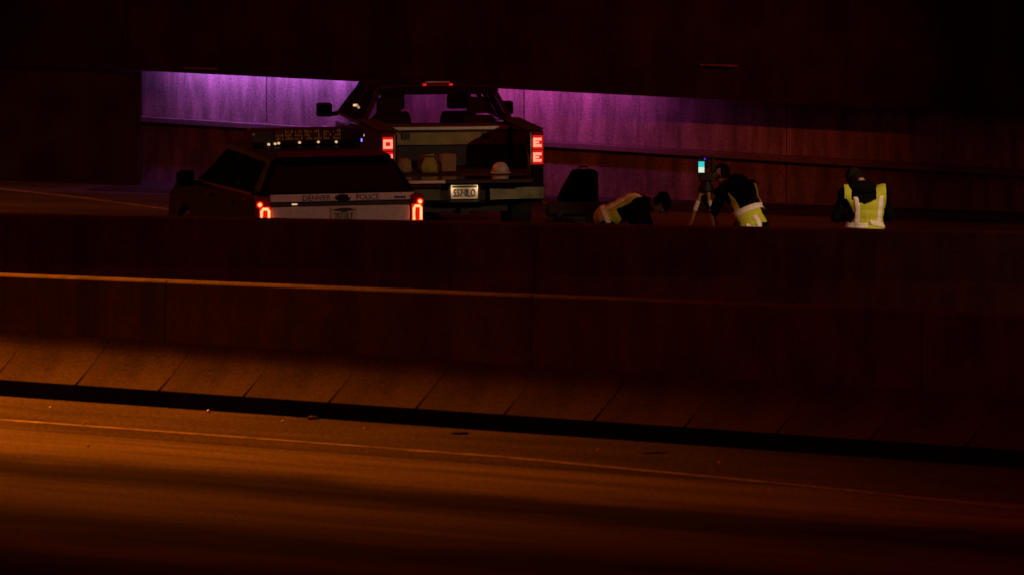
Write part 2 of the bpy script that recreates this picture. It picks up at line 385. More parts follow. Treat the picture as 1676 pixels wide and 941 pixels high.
# ------------------------------------------------------------------ pickup truck (local: x right, y forward from the rear, z up)
tk = thing('pickup_truck', 'black pickup truck with tailgate lowered and red brake lamps lit', 'pickup truck', (-.60, 88.75, 0), R(9.0))
def arch(yc, zc, r, n=10): return [(yc - r * math.cos(math.pi * i / n), zc + r * math.sin(math.pi * i / n)) for i in range(n + 1)]
RR = .40
for s in (-1, 1):
    # outer bedside with wheel arch and rounded top
    prof = [(.0, .62), (.0, 1.36), (.04, 1.40), (1.94, 1.40), (1.94, .50), (1.62, .50)] + arch(1.16, .50, .46)[::-1] + [(.66, .50), (.3, .55)]
    x0, x1 = (.80, 1.0) if s > 0 else (-1.0, -.80)
    obj('bedside', prism_x(NB(), prof, x0, x1), 'truck_paint', tk, bevel=.03)
    obj('rail_cap', box(NB(), min(s * .785, s * 1.005), max(s * .785, s * 1.005), .05, 1.93, 1.402, 1.42), 'black_plastic', tk, bevel=.006)
obj('bed_floor', box(NB(), -.798, .798, .0, 1.94, .80, .86), 'bed_liner', tk)
obj('bed_front', box(NB(), -.798, .798, 1.90, 1.95, .862, 1.36), 'bed_liner', tk)
tg = obj('tailgate', box(NB(), -.785, .785, -.56, -.01, .80, .855), 'truck_paint', tk, bevel=.015)
obj('tailgate_glint', box(NB(), -.76, -.30, -.581, -.576, .815, .85), 'reflective', tg)  # white strip painting in the bright reflection above the bumper
obj('tailgate_handle', box(NB(), -.10, .10, -.30, -.18, .775, .80), 'black_plastic', tg)
obj('tailgate_edge', box(NB(), -.77, .77, -.575, -.562, .812, .845), 'black_plastic', tg)
for s in (-1, 1): obj('tailgate_cable', tube(NB(), [(s * .79, .02, 1.22), (s * .775, -.36, .87)], .006, 6), 'black_plastic', tk)
# tail lamps
for s in (-1, 1):
    xa, xb = sorted((s * .845, s * .995))
    th = obj('tail_lamp', box(NB(), xa, xb, -.03, .08, .965, 1.375), 'red_lens', tk, bevel=.02)
    gx0, gx1 = sorted((s * .855, s * .985))
    for zc in (1.255, 1.075):
        obj('lamp_lens', box(NB(), gx0, gx1, -.036, -.031, zc - .085, zc + .085), 'brake_glow', th)
        bm = NB(); cx = s * .92
        w2, h2 = .043, .055
        if s < 0:
            for q in ((cx - w2 - .014, cx - w2 + .014, zc - h2, zc + h2), (cx + w2 - .014, cx + w2 + .014, zc - h2, zc + h2), (cx - w2, cx + w2, zc + h2 - .03, zc + h2), (cx - w2, cx + w2, zc - h2, zc - h2 + .03)):
                box(bm, q[0], q[1], -.048 - .0007 * len(bm.verts) / 8, -.037, q[2], q[3])
        else:
            for q in ((cx - w2 - .014, cx - w2 + .014, zc - h2, zc + h2), (cx - w2, cx + w2, zc + h2 - .032, zc + h2), (cx - w2, cx + w2, zc - h2, zc - h2 + .032), (cx - w2, cx + w2 * .3, zc - .012, zc + .012)):
                box(bm, q[0], q[1], -.048 - .0007 * len(bm.verts) / 8, -.037, q[2], q[3])
        obj('light_tube', bm, 'brake_light', th)
    obj('lamp_trim', box(NB(), *sorted((s * .828, s * .842)), -.034, .02, .97, 1.37), 'chrome', th, bevel=.003)
# rear bumper: side corners, dropped step, plate recess
def bumper_piece(x0, x1, z0, z1, y0=-.20): return loft(NB(), [[(x, y0 + (.10 if abs(x) > .9 else 0), z0 + .03), (x, y0 - .02 + (.10 if abs(x) > .9 else 0), z0 + .08), (x, y0 + .0 + (.10 if abs(x) > .9 else 0), z1 - .01), (x, y0 + .03, z1), (x, -.02, z1), (x, -.02, z0 + .03)] for x in ([x0, .92 * (1 if x0 > 0 else -1), x1] if abs(x1) > .93 or abs(x0) > .93 else [x0, x1])] if x0 > 0 or abs(x0) < .93 else [[(x, y0 + (.10 if abs(x) > .93 else 0), z0 + .03), (x, y0 - .02 + (.10 if abs(x) > .93 else 0), z0 + .08), (x, y0 + (.10 if abs(x) > .93 else 0), z1 - .01), (x, y0 + .03, z1), (x, -.02, z1), (x, -.02, z0 + .03)] for x in (x0, -.92, x1)])
bp = obj('rear_bumper', bumper_piece(-.99, -.30, .50, .735), 'bumper_chrome', tk, bevel=.012)
obj('bumper_corner', bumper_piece(.30, .99, .50, .735), 'bumper_chrome', bp, bevel=.012)
obj('bumper_center', bumper_piece(-.296, .296, .48, .57), 'bumper_chrome', bp, bevel=.01)
obj('plate_recess', box(NB(), -.296, .296, -.12, -.02, .572, .775), 'black_plastic', bp)
obj('step_glint', box(NB(), -.90, -.31, -.235, -.10, .738, .772), 'reflective', bp, bevel=.006)  # white block painting in the highlight on the left bumper step
pl = obj('license_plate', box(NB(), -.165, .165, -.150, -.142, .585, .755), 'plate_white', tk, bevel=.006)
obj('plate_band', box(NB(), -.155, .155, -.1525, -.1505, .725, .748), 'plate_green', pl)
text('plate_number', '557·0LO', .125, 'plate_ink', pl, (0, -.1525, .655), (R(90), 0, 0), sx=.62)
for s in (-1, 1):
    pq = obj('plate_lamp', box(NB(), s * .23 - .02, s * .23 + .02, -.19, -.122, .758, .774), 'dark_metal', tk)
    ll_ = lamp('SPOT', 'plate_beam', (s * .21, -.215, .752), (s * .04, -.15, .66), 1.0, (1, .60, .32), size=.01, cone=110, blend=.8, parent=tk)
# underbody
obj('chassis', box(NB(), -.55, .55, -.02, 5.3, .42, .60), 'black_plastic', tk)
obj('hitch', box(NB(), -.05, .05, -.16, .3, .40, .47), 'black_plastic', tk)
obj('rear_axle', cyl(NB(), (-.8, 1.16, .4), (.8, 1.16, .4), .07, 'x', 14), 'black_plastic', tk)
for y in (1.16, 4.80):
    for s in (-1, 1): wheel(tk, s * .84, y, RR, .27, s)
# cab: lower body, doors
for s in (-1, 1):
    prof = [(1.97, .45), (1.97, 1.34), (4.15, 1.24), (4.15, .45)]
    x0, x1 = sorted((s * .90, s * 1.0))
    obj('cab_side', prism_x(NB(), prof, x0, x1), 'truck_paint', tk, bevel=.025)
    for y0, y1 in ((2.0, 2.98), (3.02, 4.08)):
        d = obj('door', box(NB(), *sorted((s * 1.001, s * 1.012)), y0, y1, .55, 1.27), 'truck_paint', tk, bevel=.006)
        obj('door_handle', box(NB(), *sorted((s * 1.013, s * 1.045)), y0 + .06, y0 + .24, 1.13, 1.165), 'chrome', d, bevel=.006)
obj('cab_back', box(NB(), -.898, .898, 1.97, 2.02, .60, 1.34), 'truck_paint', tk)
obj('cab_floor', box(NB(), -.898, .898, 2.02, 4.15, .46, .60), 'black_plastic', tk)
# greenhouse frame
zb, zr = 1.34, 1.80
BL = {'c': (.985, 2.0), 'a': (.985, 4.35)}
RF = {'c': (.73, 2.16), 'b': (.74, 2.98), 'a': (.73, 3.62)}
obj('roof', loft(NB(), [[(sx * x, y, z) for sx, x, z in ((-1, .79, zr - .06), (-1, .73, zr - .005), (-1, .6, zr + .022 + dz), (-1, .3, zr + .036 + dz), (1, .3, zr + .036 + dz), (1, .6, zr + .022 + dz), (1, .73, zr - .005), (1, .79, zr - .06))] for y, dz in ((2.10, -.02), (2.25, .004), (2.8, .01), (3.4, .0), (3.68, -.025))]), 'truck_paint', tk, bevel=.012)
for s in (-1, 1):
    for (bx, by), (rx, ry), w in (((.985, 2.0), (.735, 2.15), .15), ((.985, 2.98), (.75, 2.95), .10), ((.96, 4.30), (.73, 3.62), .08)):
        b0, r0 = Vector((s * bx, by, zb - .03)), Vector((s * rx, ry, zr - .01))
        bm = loft(NB(), [[tuple(p + Vector((dx * s, dy, 0))) for dx, dy in ((0, 0), (0, w), (-.06, w), (-.06, 0))] for p in (b0, r0)])
        obj('pillar', bm, 'truck_paint', tk, bevel=.008)
    for (b0, b1_, r0, r1) in ((2.16, 2.97, 2.30, 2.95), (3.09, 4.28, 3.06, 3.63)):
        q = [(s * .965, b0, zb), (s * .965, b1_, zb), (s * .735, r1, zr - .01), (s * .735, r0, zr - .01)]
        obj('side_window', slab(NB(), q, .005 * s), 'dark_glass', tk)
    obj('window_sill', box(NB(), *sorted((s * .90, s * .99)), 2.0, 4.2, 1.335, 1.36), 'black_plastic', tk)
obj('rear_window', slab(NB(), [(-.90, 2.02, zb), (.90, 2.02, zb), (.70, 2.155, zr - .03), (-.70, 2.155, zr - .03)], .005), 'cab_glass', tk)
obj('rear_frame_top', box(NB(), -.72, .72, 2.13, 2.18, zr - .10, zr - .005), 'truck_paint', tk)
obj('windshield', slab(NB(), [(-.90, 4.42, 1.13), (.90, 4.42, 1.13), (.69, 3.64, zr - .01), (-.69, 3.64, zr - .01)], .005), 'cab_glass', tk)
# third stop lamp on the roof edge
sl = obj('stop_lamp', box(NB(), -.19, .19, 2.06, 2.14, zr + .005, zr + .05), 'red_lens', tk, bevel=.008)
obj('lamp_cap', box(NB(), -.15, .15, 2.055, 2.13, zr + .052, zr + .066), 'chrome', sl)
for s in (-1, 1): obj('lamp_end', box(NB(), s * .165 - .022, s * .165 + .022, 2.045, 2.058, zr + .012, zr + .042), 'stop_lamp', sl)
# interior
def seat(parent, x, y, w=.5):
    st = obj('seat', loft(NB(), [[(x - w / 2 * k, y - .07, z), (x + w / 2 * k, y - .07, z), (x + w / 2 * k, y + .08, z), (x - w / 2 * k, y + .08, z)] for z, k in ((.75, 1), (1.2, 1), (1.42, .85))]), 'seat_cloth', parent, bevel=.04, seg=3)
    obj('headrest', box(NB(), x - .15, x + .15, y - .07, y + .05, 1.45, 1.65), 'seat_cloth', st, bevel=.04, seg=3)
    obj('cushion', box(NB(), x - w / 2, x + w / 2, y + .09, y + .55, .72, .88), 'seat_cloth', st, bevel=.04)
for x in (-.42, .42): seat(tk, x, 3.1)
for x in (-.58, .55): seat(tk, x, 2.32, .46)
obj('dashboard', box(NB(), -.88, .88, 4.0, 4.3, .95, 1.12), 'black_plastic', tk, bevel=.04)
obj('cab_glint', box(NB(), -.93, -.80, 2.99, 3.02, 1.50, 1.53), 'warm_led_glint', tk, bevel=.004)  # small glow painted in for reflections on the left cab windows
obj('rear_view_mirror', box(NB(), -.14, .12, 3.55, 3.58, 1.60, 1.67), 'black_plastic', tk, bevel=.012)
obj('steering_wheel', tube(NB(), [(-.42 + .19 * math.cos(a), 3.78 + .08 * math.sin(a), 1.18 + .17 * math.sin(a)) for a in [2 * math.pi * k / 20 for k in range(21)]], .016, 6), 'black_plastic', tk)
# door mirrors
for s in (-1, 1):
    mr = obj('door_mirror', box(NB(), *sorted((s * 1.06, s * 1.26)), 3.98, 4.12, 1.30, 1.475), 'truck_paint', tk, bevel=.03)
    obj('mirror_arm', box(NB(), *sorted((s * .985, s * 1.062)), 4.02, 4.10, 1.31, 1.36), 'black_plastic', mr)
    obj('mirror_glass', box(NB(), *sorted((s * 1.08, s * 1.24)), 3.97, 3.978, 1.32, 1.455), 'dark_glass', mr)
# front end
for s in (-1, 1):
    prof = [(4.15, .45), (4.15, 1.14), (5.55, 1.08), (5.80, 1.0), (5.82, .55), (5.3, .50)] + arch(4.80, .50, .47)[::-1] + [(4.3, .50)]
    obj('front_fender', prism_x(NB(), prof, *sorted((s * .80, s * 1.0))), 'truck_paint', tk, bevel=.03)
    hl = obj('headlight', box(NB(), *sorted((s * .62, s * .98)), 5.80, 5.86, .78, .97), 'helmet_white', tk, bevel=.01)
obj('hood', loft(NB(), [[(-.80, y, z - .1), (-.80, y, z), (-.45, y, z + .035), (.45, y, z + .035), (.80, y, z), (.80, y, z - .1)] for y, z in ((4.15, 1.13), (5.0, 1.10), (5.6, 1.06), (5.8, .98))]), 'truck_paint', tk)
obj('grille', box(NB(), -.6, .6, 5.78, 5.85, .66, .94), 'chrome', tk, bevel=.01)
obj('front_bumper', box(NB(), -.98, .98, 5.83, 5.98, .45, .68), 'bumper_chrome', tk, bevel=.03)

TKM = Matrix.Translation(tk.location) @ Matrix.Rotation(R(9.0), 4, 'Z')
def in_bed(name, label, cat, x, y, z):
    p = TKM @ Vector((x, y, z)); return thing(name, label, cat, p, R(9.0))
tb = in_bed('tool_box', 'long grey metal tool box lying across the pickup bed behind the cab', 'tool box', 0, 1.62, .86)
obj('box_body', box(NB(), -.775, .775, -.20, .24, 0, .26), 'black_plastic', tb, bevel=.01)
obj('box_front', box(NB(), -.775, .775, -.24, .24, .262, .43), 'tool_box_metal', tb, bevel=.01)
obj('lid', box(NB(), -.785, .785, -.26, .26, .433, .495), 'tool_box_metal', tb, bevel=.018)
obj('lid_edge', box(NB(), -.78, .78, -.275, -.262, .455, .497), 'chrome', tb, bevel=.004)
for x in (-.5, .5): obj('latch', box(NB(), x - .05, x + .05, -.262, -.242, .34, .42), 'dark_metal', tb)
# soft bags, carton, hard hat on the bed floor
def bag(t, w, d, h, mat, seed):
    random.seed(seed); bm = NB(); rings = []
    for z, k in ((0, .85), (.15, 1.0), (.5, .97), (.8, .8), (1.0, .45)):
        rings.append([(w / 2 * k * math.copysign(abs(math.cos(a)) ** .6, math.cos(a)) + random.uniform(-.008, .008), d / 2 * k * math.copysign(abs(math.sin(a)) ** .6, math.sin(a)), h * z + (random.uniform(-.01, .01) if z > 0 else 0)) for a in [2 * math.pi * i / 18 for i in range(18)]])
    loft(bm, rings); return obj('bag_body', bm, mat, t, smooth=True)
t = in_bed('canvas_bag', 'bulging yellow green canvas bag on the pickup bed floor', 'bag', -.34, .55, .86); bag(t, .27, .25, .22, 'canvas', 2)
obj('strap', tube(NB(), [(-.11, -.13, .03), (-.11, -.134, .12), (-.06, -.09, .2), (.06, -.09, .2), (.11, -.134, .12), (.11, -.13, .03)], .008, 6), 'cloth_black', t)
t = in_bed('canvas_bag', 'small tan bag beside the bedside behind the left brake lamp', 'bag', -.64, .6, .86); bag(t, .2, .2, .17, 'carton', 5)
t = in_bed('carton', 'small brown carton beside the canvas bag in the pickup bed', 'box', -.07, .75, .86)
obj('carton_body', box(NB(), -.09, .09, -.1, .1, 0, .2), 'carton', t, bevel=.004); obj('tape', box(NB(), -.02, .02, -.102, .102, .2005, .203), 'canvas', t)
t = in_bed('hard_hat', 'white hard hat lying on the pickup bed floor', 'hard hat', .52, .35, .86)
obj('shell', loft(NB(), [circ((0, 0, z), r, 'z', 20) for z, r in ((.012, .105), (.05, .104), (.09, .088), (.12, .055), (.13, .015))]), 'helmet_white', t, smooth=True)
obj('brim', loft(NB(), [circ((0, -.01, z), r, 'z', 20) for z, r in ((0, .128), (.011, .122))]), 'helmet_white', t)

# ------------------------------------------------------------------ police SUV
sv = thing('police_suv', 'dark police car with white tailgate lettering, roof light bar and red brake lamps', 'police car', (-1.93, 81.85, 0), R(15.2))
HW = .945; SR = .37
prof = [(-.0, .42), (-.02, .62), (.02, .88), (.06, 1.20), (3.35, 1.13), (4.2, 1.05), (4.55, .90), (4.66, .62), (4.6, .40), (4.25, .34)] + arch(3.72, .36, .42)[::-1] + [(3.2, .30), (1.45, .30)] + arch(.98, .36, .42)[::-1] + [(.5, .36)]
obj('body', prism_x(NB(), prof, -HW, HW), 'suv_paint', sv, bevel=.05, seg=3)
obj('underbody', box(NB(), -.6, .6, .1, 4.5, .22, .9), 'black_plastic', sv)
Bq = {'rl': (-HW + .03, .08, 1.20), 'rr': (HW - .03, .08, 1.20), 'fl': (-HW + .06, 3.45, 1.12), 'fr': (HW - .06, 3.45, 1.12)}
Tq = {'rl': (-.70, .34, 1.585), 'rr': (.70, .34, 1.585), 'fl': (-.68, 2.55, 1.60), 'fr': (.68, 2.55, 1.60)}
bm = NB()
loft(bm, [[Bq['rl'], Bq['rr'], Bq['fr'], Bq['fl']], [Tq['rl'], Tq['rr'], Tq['fr'], Tq['fl']], [(-.58, .42, 1.625), (.58, .42, 1.625), (.57, 2.45, 1.645), (-.57, 2.45, 1.645)]])
obj('greenhouse', bm, 'suv_roof', sv, bevel=.05, seg=3)
qr = [Bq['rl'], Bq['rr'], Tq['rr'], Tq['rl']]
obj('rear_window', patch(qr, .045, .955, .06, .93, .006), 'dark_glass', sv)
for s, a, b in ((-1, 'rl', 'fl'), (1, 'rr', 'fr')):
    q = [Bq[b], Bq[a], Tq[a], Tq[b]] if s < 0 else [Bq[a], Bq[b], Tq[b], Tq[a]]
    for u0, u1 in ((.10, .36), (.385, .62), (.645, .93)):
        uu = (1 - u1, 1 - u0) if s < 0 else (u0, u1)
        obj('side_window', patch(q, uu[0], uu[1], .07, .88, .006), 'dark_glass', sv)
obj('windshield', patch([Bq['fr'], Bq['fl'], Tq['fl'], Tq['fr']], .05, .95, .05, .95, .006), 'dark_glass', sv)
obj('spoiler', slab(NB(), [(-.66, .24, 1.585), (.66, .24, 1.585), (.60, .50, 1.632), (-.60, .50, 1.632)], .028), 'suv_paint', sv, bevel=.008)
# white tailgate: upper panel, dark strip, lower panel
up = obj('tailgate', slab(NB(), [(-.80, -.004, 1.125), (.86, -.004, 1.125), (.86, .03, 1.205), (-.80, .03, 1.205)], .022), 'suv_white', sv, bevel=.006)
obj('lower_tailgate', box(NB(), -.80, .80, -.045, -.005, .80, 1.075), 'suv_white', sv, bevel=.012)
obj('tailgate_strip', box(NB(), -.80, .86, -.035, -.004, 1.08, 1.121), 'black_plastic', sv)
obj('strip_lamp', box(NB(), -.56, -.50, -.046, -.036, 1.098, 1.114), 'warm_led_glint', sv)
yt = -.012
rt = (R(90 - 23), 0, 0)
text('lettering', 'DENVER', .088, 'letter_blue', up, (-.27, -.012, 1.165), rt, sx=1.0)
text('lettering', 'POLICE', .088, 'letter_blue', up, (.32, -.012, 1.165), rt, sx=.95)
em = obj('emblem', loft(NB(), [circ((.035, y, 1.165), r, 'y', 24, rz) for y, r, rz in ((.01, .082, .036), (-.03, .082, .036), (-.036, .06, .024))]), 'emblem', up)
obj('emblem_rim', loft(NB(), [circ((.035, y, 1.165), .091, 'y', 24, .042) for y in (.012, -.022)]), 'dark_metal', em)
bm = NB()
for k in range(4): box(bm, .63 + k * .034, .655 + k * .034, -.022, -.012, 1.145, 1.172)
obj('unit_number', bm, 'letter_blue', up)
sp = obj('license_plate', box(NB(), -.12, .19, -.055, -.046, .90, 1.06), 'plate_suv', sv, bevel=.004)
obj('plate_mountains', slab(NB(), [(-.115, -.0575, 1.03), (-.02, -.0575, 1.02), (.03, -.0575, 1.0), (.09, -.0575, 1.02), (.185, -.0575, 1.03), (.13, -.0575, 1.045), (.07, -.0575, 1.056), (.0, -.0575, 1.056), (-.06, -.0575, 1.045)], -.0018), 'plate_ink', sp)
text('plate_number', '757·0LT', .105, 'plate_green', sp, (.035, -.0575, .955), (R(90), 0, 0), sx=.62)
# tail lamps
for s in (-1, 1):
    xa, xb = sorted((s * .805, s * .955))
    if s > 0: xa, xb = .825, .955
    h = obj('tail_lamp', box(NB(), xa, xb, -.045, .10, .885, 1.19), 'red_lens', sv, bevel=.015)
    gz0, gz1 = .895, 1.10
    cx = -.87 if s < 0 else .885; w2 = .042 if s < 0 else .04
    obj('lamp_lens', box(NB(), cx - .065, cx + .062, -.052, -.046, gz0, gz1 - .015), 'suv_brake_glow', h)
    bm = NB()
    tube(bm, [(cx - w2, -.06, .905), (cx - w2, -.06, 1.035), (cx - w2 * .6, -.06, 1.06), (cx + w2 * .6, -.06, 1.06), (cx + w2, -.06, 1.035), (cx + w2, -.06, .905)], .0155, 8)
    obj('light_tube', bm, 'suv_brake_light', h)
    dx = cx - .06 if s < 0 else cx + .03
    obj('marker_lens', cyl(NB(), (dx, -.052, 1.108), (dx, -.046, 1.108), .042, 'y', 16), 'suv_brake_glow', h)
    obj('marker_light', cyl(NB(), (dx, -.062, 1.108), (dx, -.053, 1.108), .022, 'y', 14), 'suv_brake_light', h)
rb = obj('rear_bumper', box(NB(), -HW, HW, -.12, .02, .40, .78), 'suv_paint', sv, bevel=.04)
for y in (.98, 3.72):
    for s in (-1, 1): wheel(sv, s * .80, y, SR, .25, s)
for s in (-1, 1):
    mr = obj('door_mirror', box(NB(), *sorted((s * 1.0, s * 1.2)), 2.92, 3.06, 1.08, 1.27), 'suv_paint', sv, bevel=.035, seg=3)
    obj('mirror_arm', box(NB(), *sorted((s * .90, s * 1.0)), 2.95, 3.03, 1.10, 1.15), 'black_plastic', mr)
    obj('mirror_glass', box(NB(), *sorted((s * 1.015, s * 1.185)), 2.91, 2.918, 1.10, 1.25), 'dark_glass', mr)
    obj('headlight', box(NB(), *sorted((s * .6, s * .9)), 4.58, 4.66, .72, .88), 'helmet_white', sv, bevel=.02)
    for y0 in (1.25, 2.3): obj('door_handle', box(NB(), *sorted((s * .946, s * .968)), y0, y0 + .18, 1.02, 1.05), 'black_plastic', sv)
obj('belt_trim', loft(NB(), [[(x, y, z), (x, y, z + .02), (x + .01, y, z + .02), (x + .01, y, z)] for x, y, z in ((-.953, .3, 1.195), (-.953, 3.3, 1.125))]), 'chrome', sv)
obj('door_pull', box(NB(), -.975, -.95, .55, .62, 1.12, 1.135), 'chrome', sv)
# roof light bar
lb = obj('light_bar', loft(NB(), [[(x, y, z) for y, z in ((1.52, 1.655), (1.50, 1.69), (1.54, 1.835), (1.74, 1.835), (1.79, 1.70), (1.77, 1.655))] for x in (-.66, .66)]), 'black_plastic', sv, bevel=.012)
for s in (-1, 1):
    obj('bar_foot', box(NB(), s * .5 - .04, s * .5 + .04, 1.58, 1.70, 1.625, 1.655), 'dark_metal', lb)
for k in range(7):                        # amber signal modules with their LED columns
    x = -.335 + k * .112
    m_ = obj('signal_module', slab(NB(), [(x - .051, 1.495, 1.70), (x + .051, 1.495, 1.70), (x + .051, 1.533, 1.825), (x - .051, 1.533, 1.825)], .012), 'amber_lens', lb)
    bm = NB(); random.seed(k + 40)
    for c in range(4):
        for r_ in range(3):
            if random.random() < .22: continue
            xx = x - .042 + c * .024; f0 = .1 + r_ * .3; f1 = f0 + random.choice((.13, .24))
            slab(bm, [(xx, 1.482 + .038 * f, 1.70 + .125 * f) if i in (0, 3) else (xx + .012, 1.482 + .038 * f, 1.70 + .125 * f) for i, f in ((0, f0), (1, f0), (2, f1), (3, f1))], .004)
    obj('led_column', bm, 'amber_led', m_)
obj('blue_module', box(NB(), .53, .64, 1.485, 1.55, 1.685, 1.765), 'blue_lens', lb, bevel=.01)
obj('blue_light', box(NB(), .615, .632, 1.475, 1.484, 1.672, 1.71), 'blue_led', lb, bevel=.004)
for x, z in ((-.46, 1.662), (-.385, 1.668), (-.345, 1.674), (-.10, 1.677), (.12, 1.679), (.33, 1.676)):
    obj('bar_glint', loft(NB(), [circ((x, y, z), r, 'y', 14) for y, r in ((1.515, .014), (1.488, .014), (1.482, .009))]), 'warm_led_glint', lb)  # glowing dots painted in for lamp reflections on the bar's lower edge
obj('side_led', loft(NB(), [circ((.672, y, 1.735), r, 'y', 14) for y, r in ((1.66, .016), (1.60, .016), (1.594, .010))]), 'warm_led_glint', lb)
obj('marker_led', box(NB(), -.655, -.625, 1.488, 1.498, 1.77, 1.79), 'amber_led', lb)

# ------------------------------------------------------------------ people: one continuous skin per figure, clothing as shells
def capsule(bm, a, b, ra, rb, n=14):
    a, b = Vector(a), Vector(b); d = b - a; L = d.length
    d = d / L if L > 1e-6 else Vector((0, 0, 1))
    u = d.orthogonal().normalized(); w = d.cross(u); rings = []
    for k in range(5):
        t = -math.pi / 2 + (k + .3) * math.pi / 2 / 5; rings.append((a + d * ra * math.sin(t), ra * math.cos(t)))
    for k in range(5):
        t = (k + .7) * math.pi / 2 / 5; rings.append((b + d * rb * math.sin(t), rb * math.cos(t)))
    loft(bm, [[tuple(c + r * (math.cos(2 * math.pi * i / n) * u + math.sin(2 * math.pi * i / n) * w)) for i in range(n)] for c, r in rings])
def ellip(bm, c, rx, ry, rz, rot):
    geo = bmesh.ops.create_uvsphere(bm, u_segments=20, v_segments=12, radius=1)
    Mx = Matrix.Translation(c) @ rot.to_4x4() @ Matrix.Diagonal((rx, ry, rz, 1))
    for v in geo['verts']: v.co = Mx @ v.co
def remesh(bm, voxel):
    me = bpy.data.meshes.new('tmp'); bm.to_mesh(me); bm.free()
    o = bpy.data.objects.new('tmp', me); C.objects.link(o)
    r = o.modifiers.new('r', 'REMESH'); r.mode = 'VOXEL'; r.voxel_size = voxel
    s = o.modifiers.new('s', 'SMOOTH'); s.iterations = 4; s.factor = .5
    out = bpy.data.meshes.new_from_object(o.evaluated_get(bpy.context.evaluated_depsgraph_get()))
    bpy.data.objects.remove(o); return out
def frame(z, fwd):                        # axes: lateral (right), forward, up
    z = Vector(z).normalized(); fwd = Vector(fwd); fwd = (fwd - z * fwd.dot(z)).normalized(); x = fwd.cross(z)
    return Matrix((x, fwd, z)).transposed()
def torso_prims(bm, J, grow=0, upper=True):
    """trunk as overlapping ellipsoids along the spine"""
    P, Cst, N = Vector(J['pelvis']), Vector(J['chest']), Vector(J['neck'])
    F = frame(Cst - P, J['fwd']); Fp = frame(Cst - P, J['fwd'])
    w = J.get('w', 1.0)
    for t, rx, ry, rz in ((0, .175, .125, .13), (.3, .158, .115, .14), (.6, .168, .122, .15), (.9, .185, .128, .15)):
        ellip(bm, P.lerp(Cst, t), rx * w + grow, ry * w + grow, rz + grow * .5, F)
    for s in ('l', 'r'):
        capsule(bm, P.lerp(Cst, .95), Vector(J['sho_' + s]), .11 * w + grow, .082 * w + grow)
    capsule(bm, Cst, N, .10 + grow, .062 + grow)
    return F
def hand(bm, prims, wrist, elbow, curl, toward, side):
    wv, e = Vector(wrist), Vector(elbow); d = (wv - e).normalized()
    t = Vector(toward); t = (t - d * t.dot(d)).normalized(); lat = d.cross(t).normalized()
    palm = wv + d * .075
    F = Matrix((lat, t, d)).transposed()
    ellip(bm, wv + d * .05, .042, .018, .055, F); prims.append((wv, wv + d * .1, .04, 'skin'))
    for k, L in ((-1.5, .062), (-.5, .075), (.5, .08), (1.5, .07)):
        b0 = wv + d * .09 + lat * k * .021
        m1 = b0 + d * L * .55 + t * L * .25 * curl; m2 = m1 + d * L * .35 * (1 - curl) + t * L * .5 * curl
        capsule(bm, b0, m1, .0098, .009, 8); capsule(bm, m1, m2, .009, .0075, 8); prims.append((b0, m2, .01, 'skin'))
    th0 = wv + d * .03 + lat * .035 * side; th1 = th0 + d * .045 + lat * .03 * side + t * .012; th2 = th1 + d * .03 + t * .015
    capsule(bm, th0, th1, .0125, .011, 8); capsule(bm, th1, th2, .011, .009, 8); prims.append((th0, th2, .012, 'skin'))
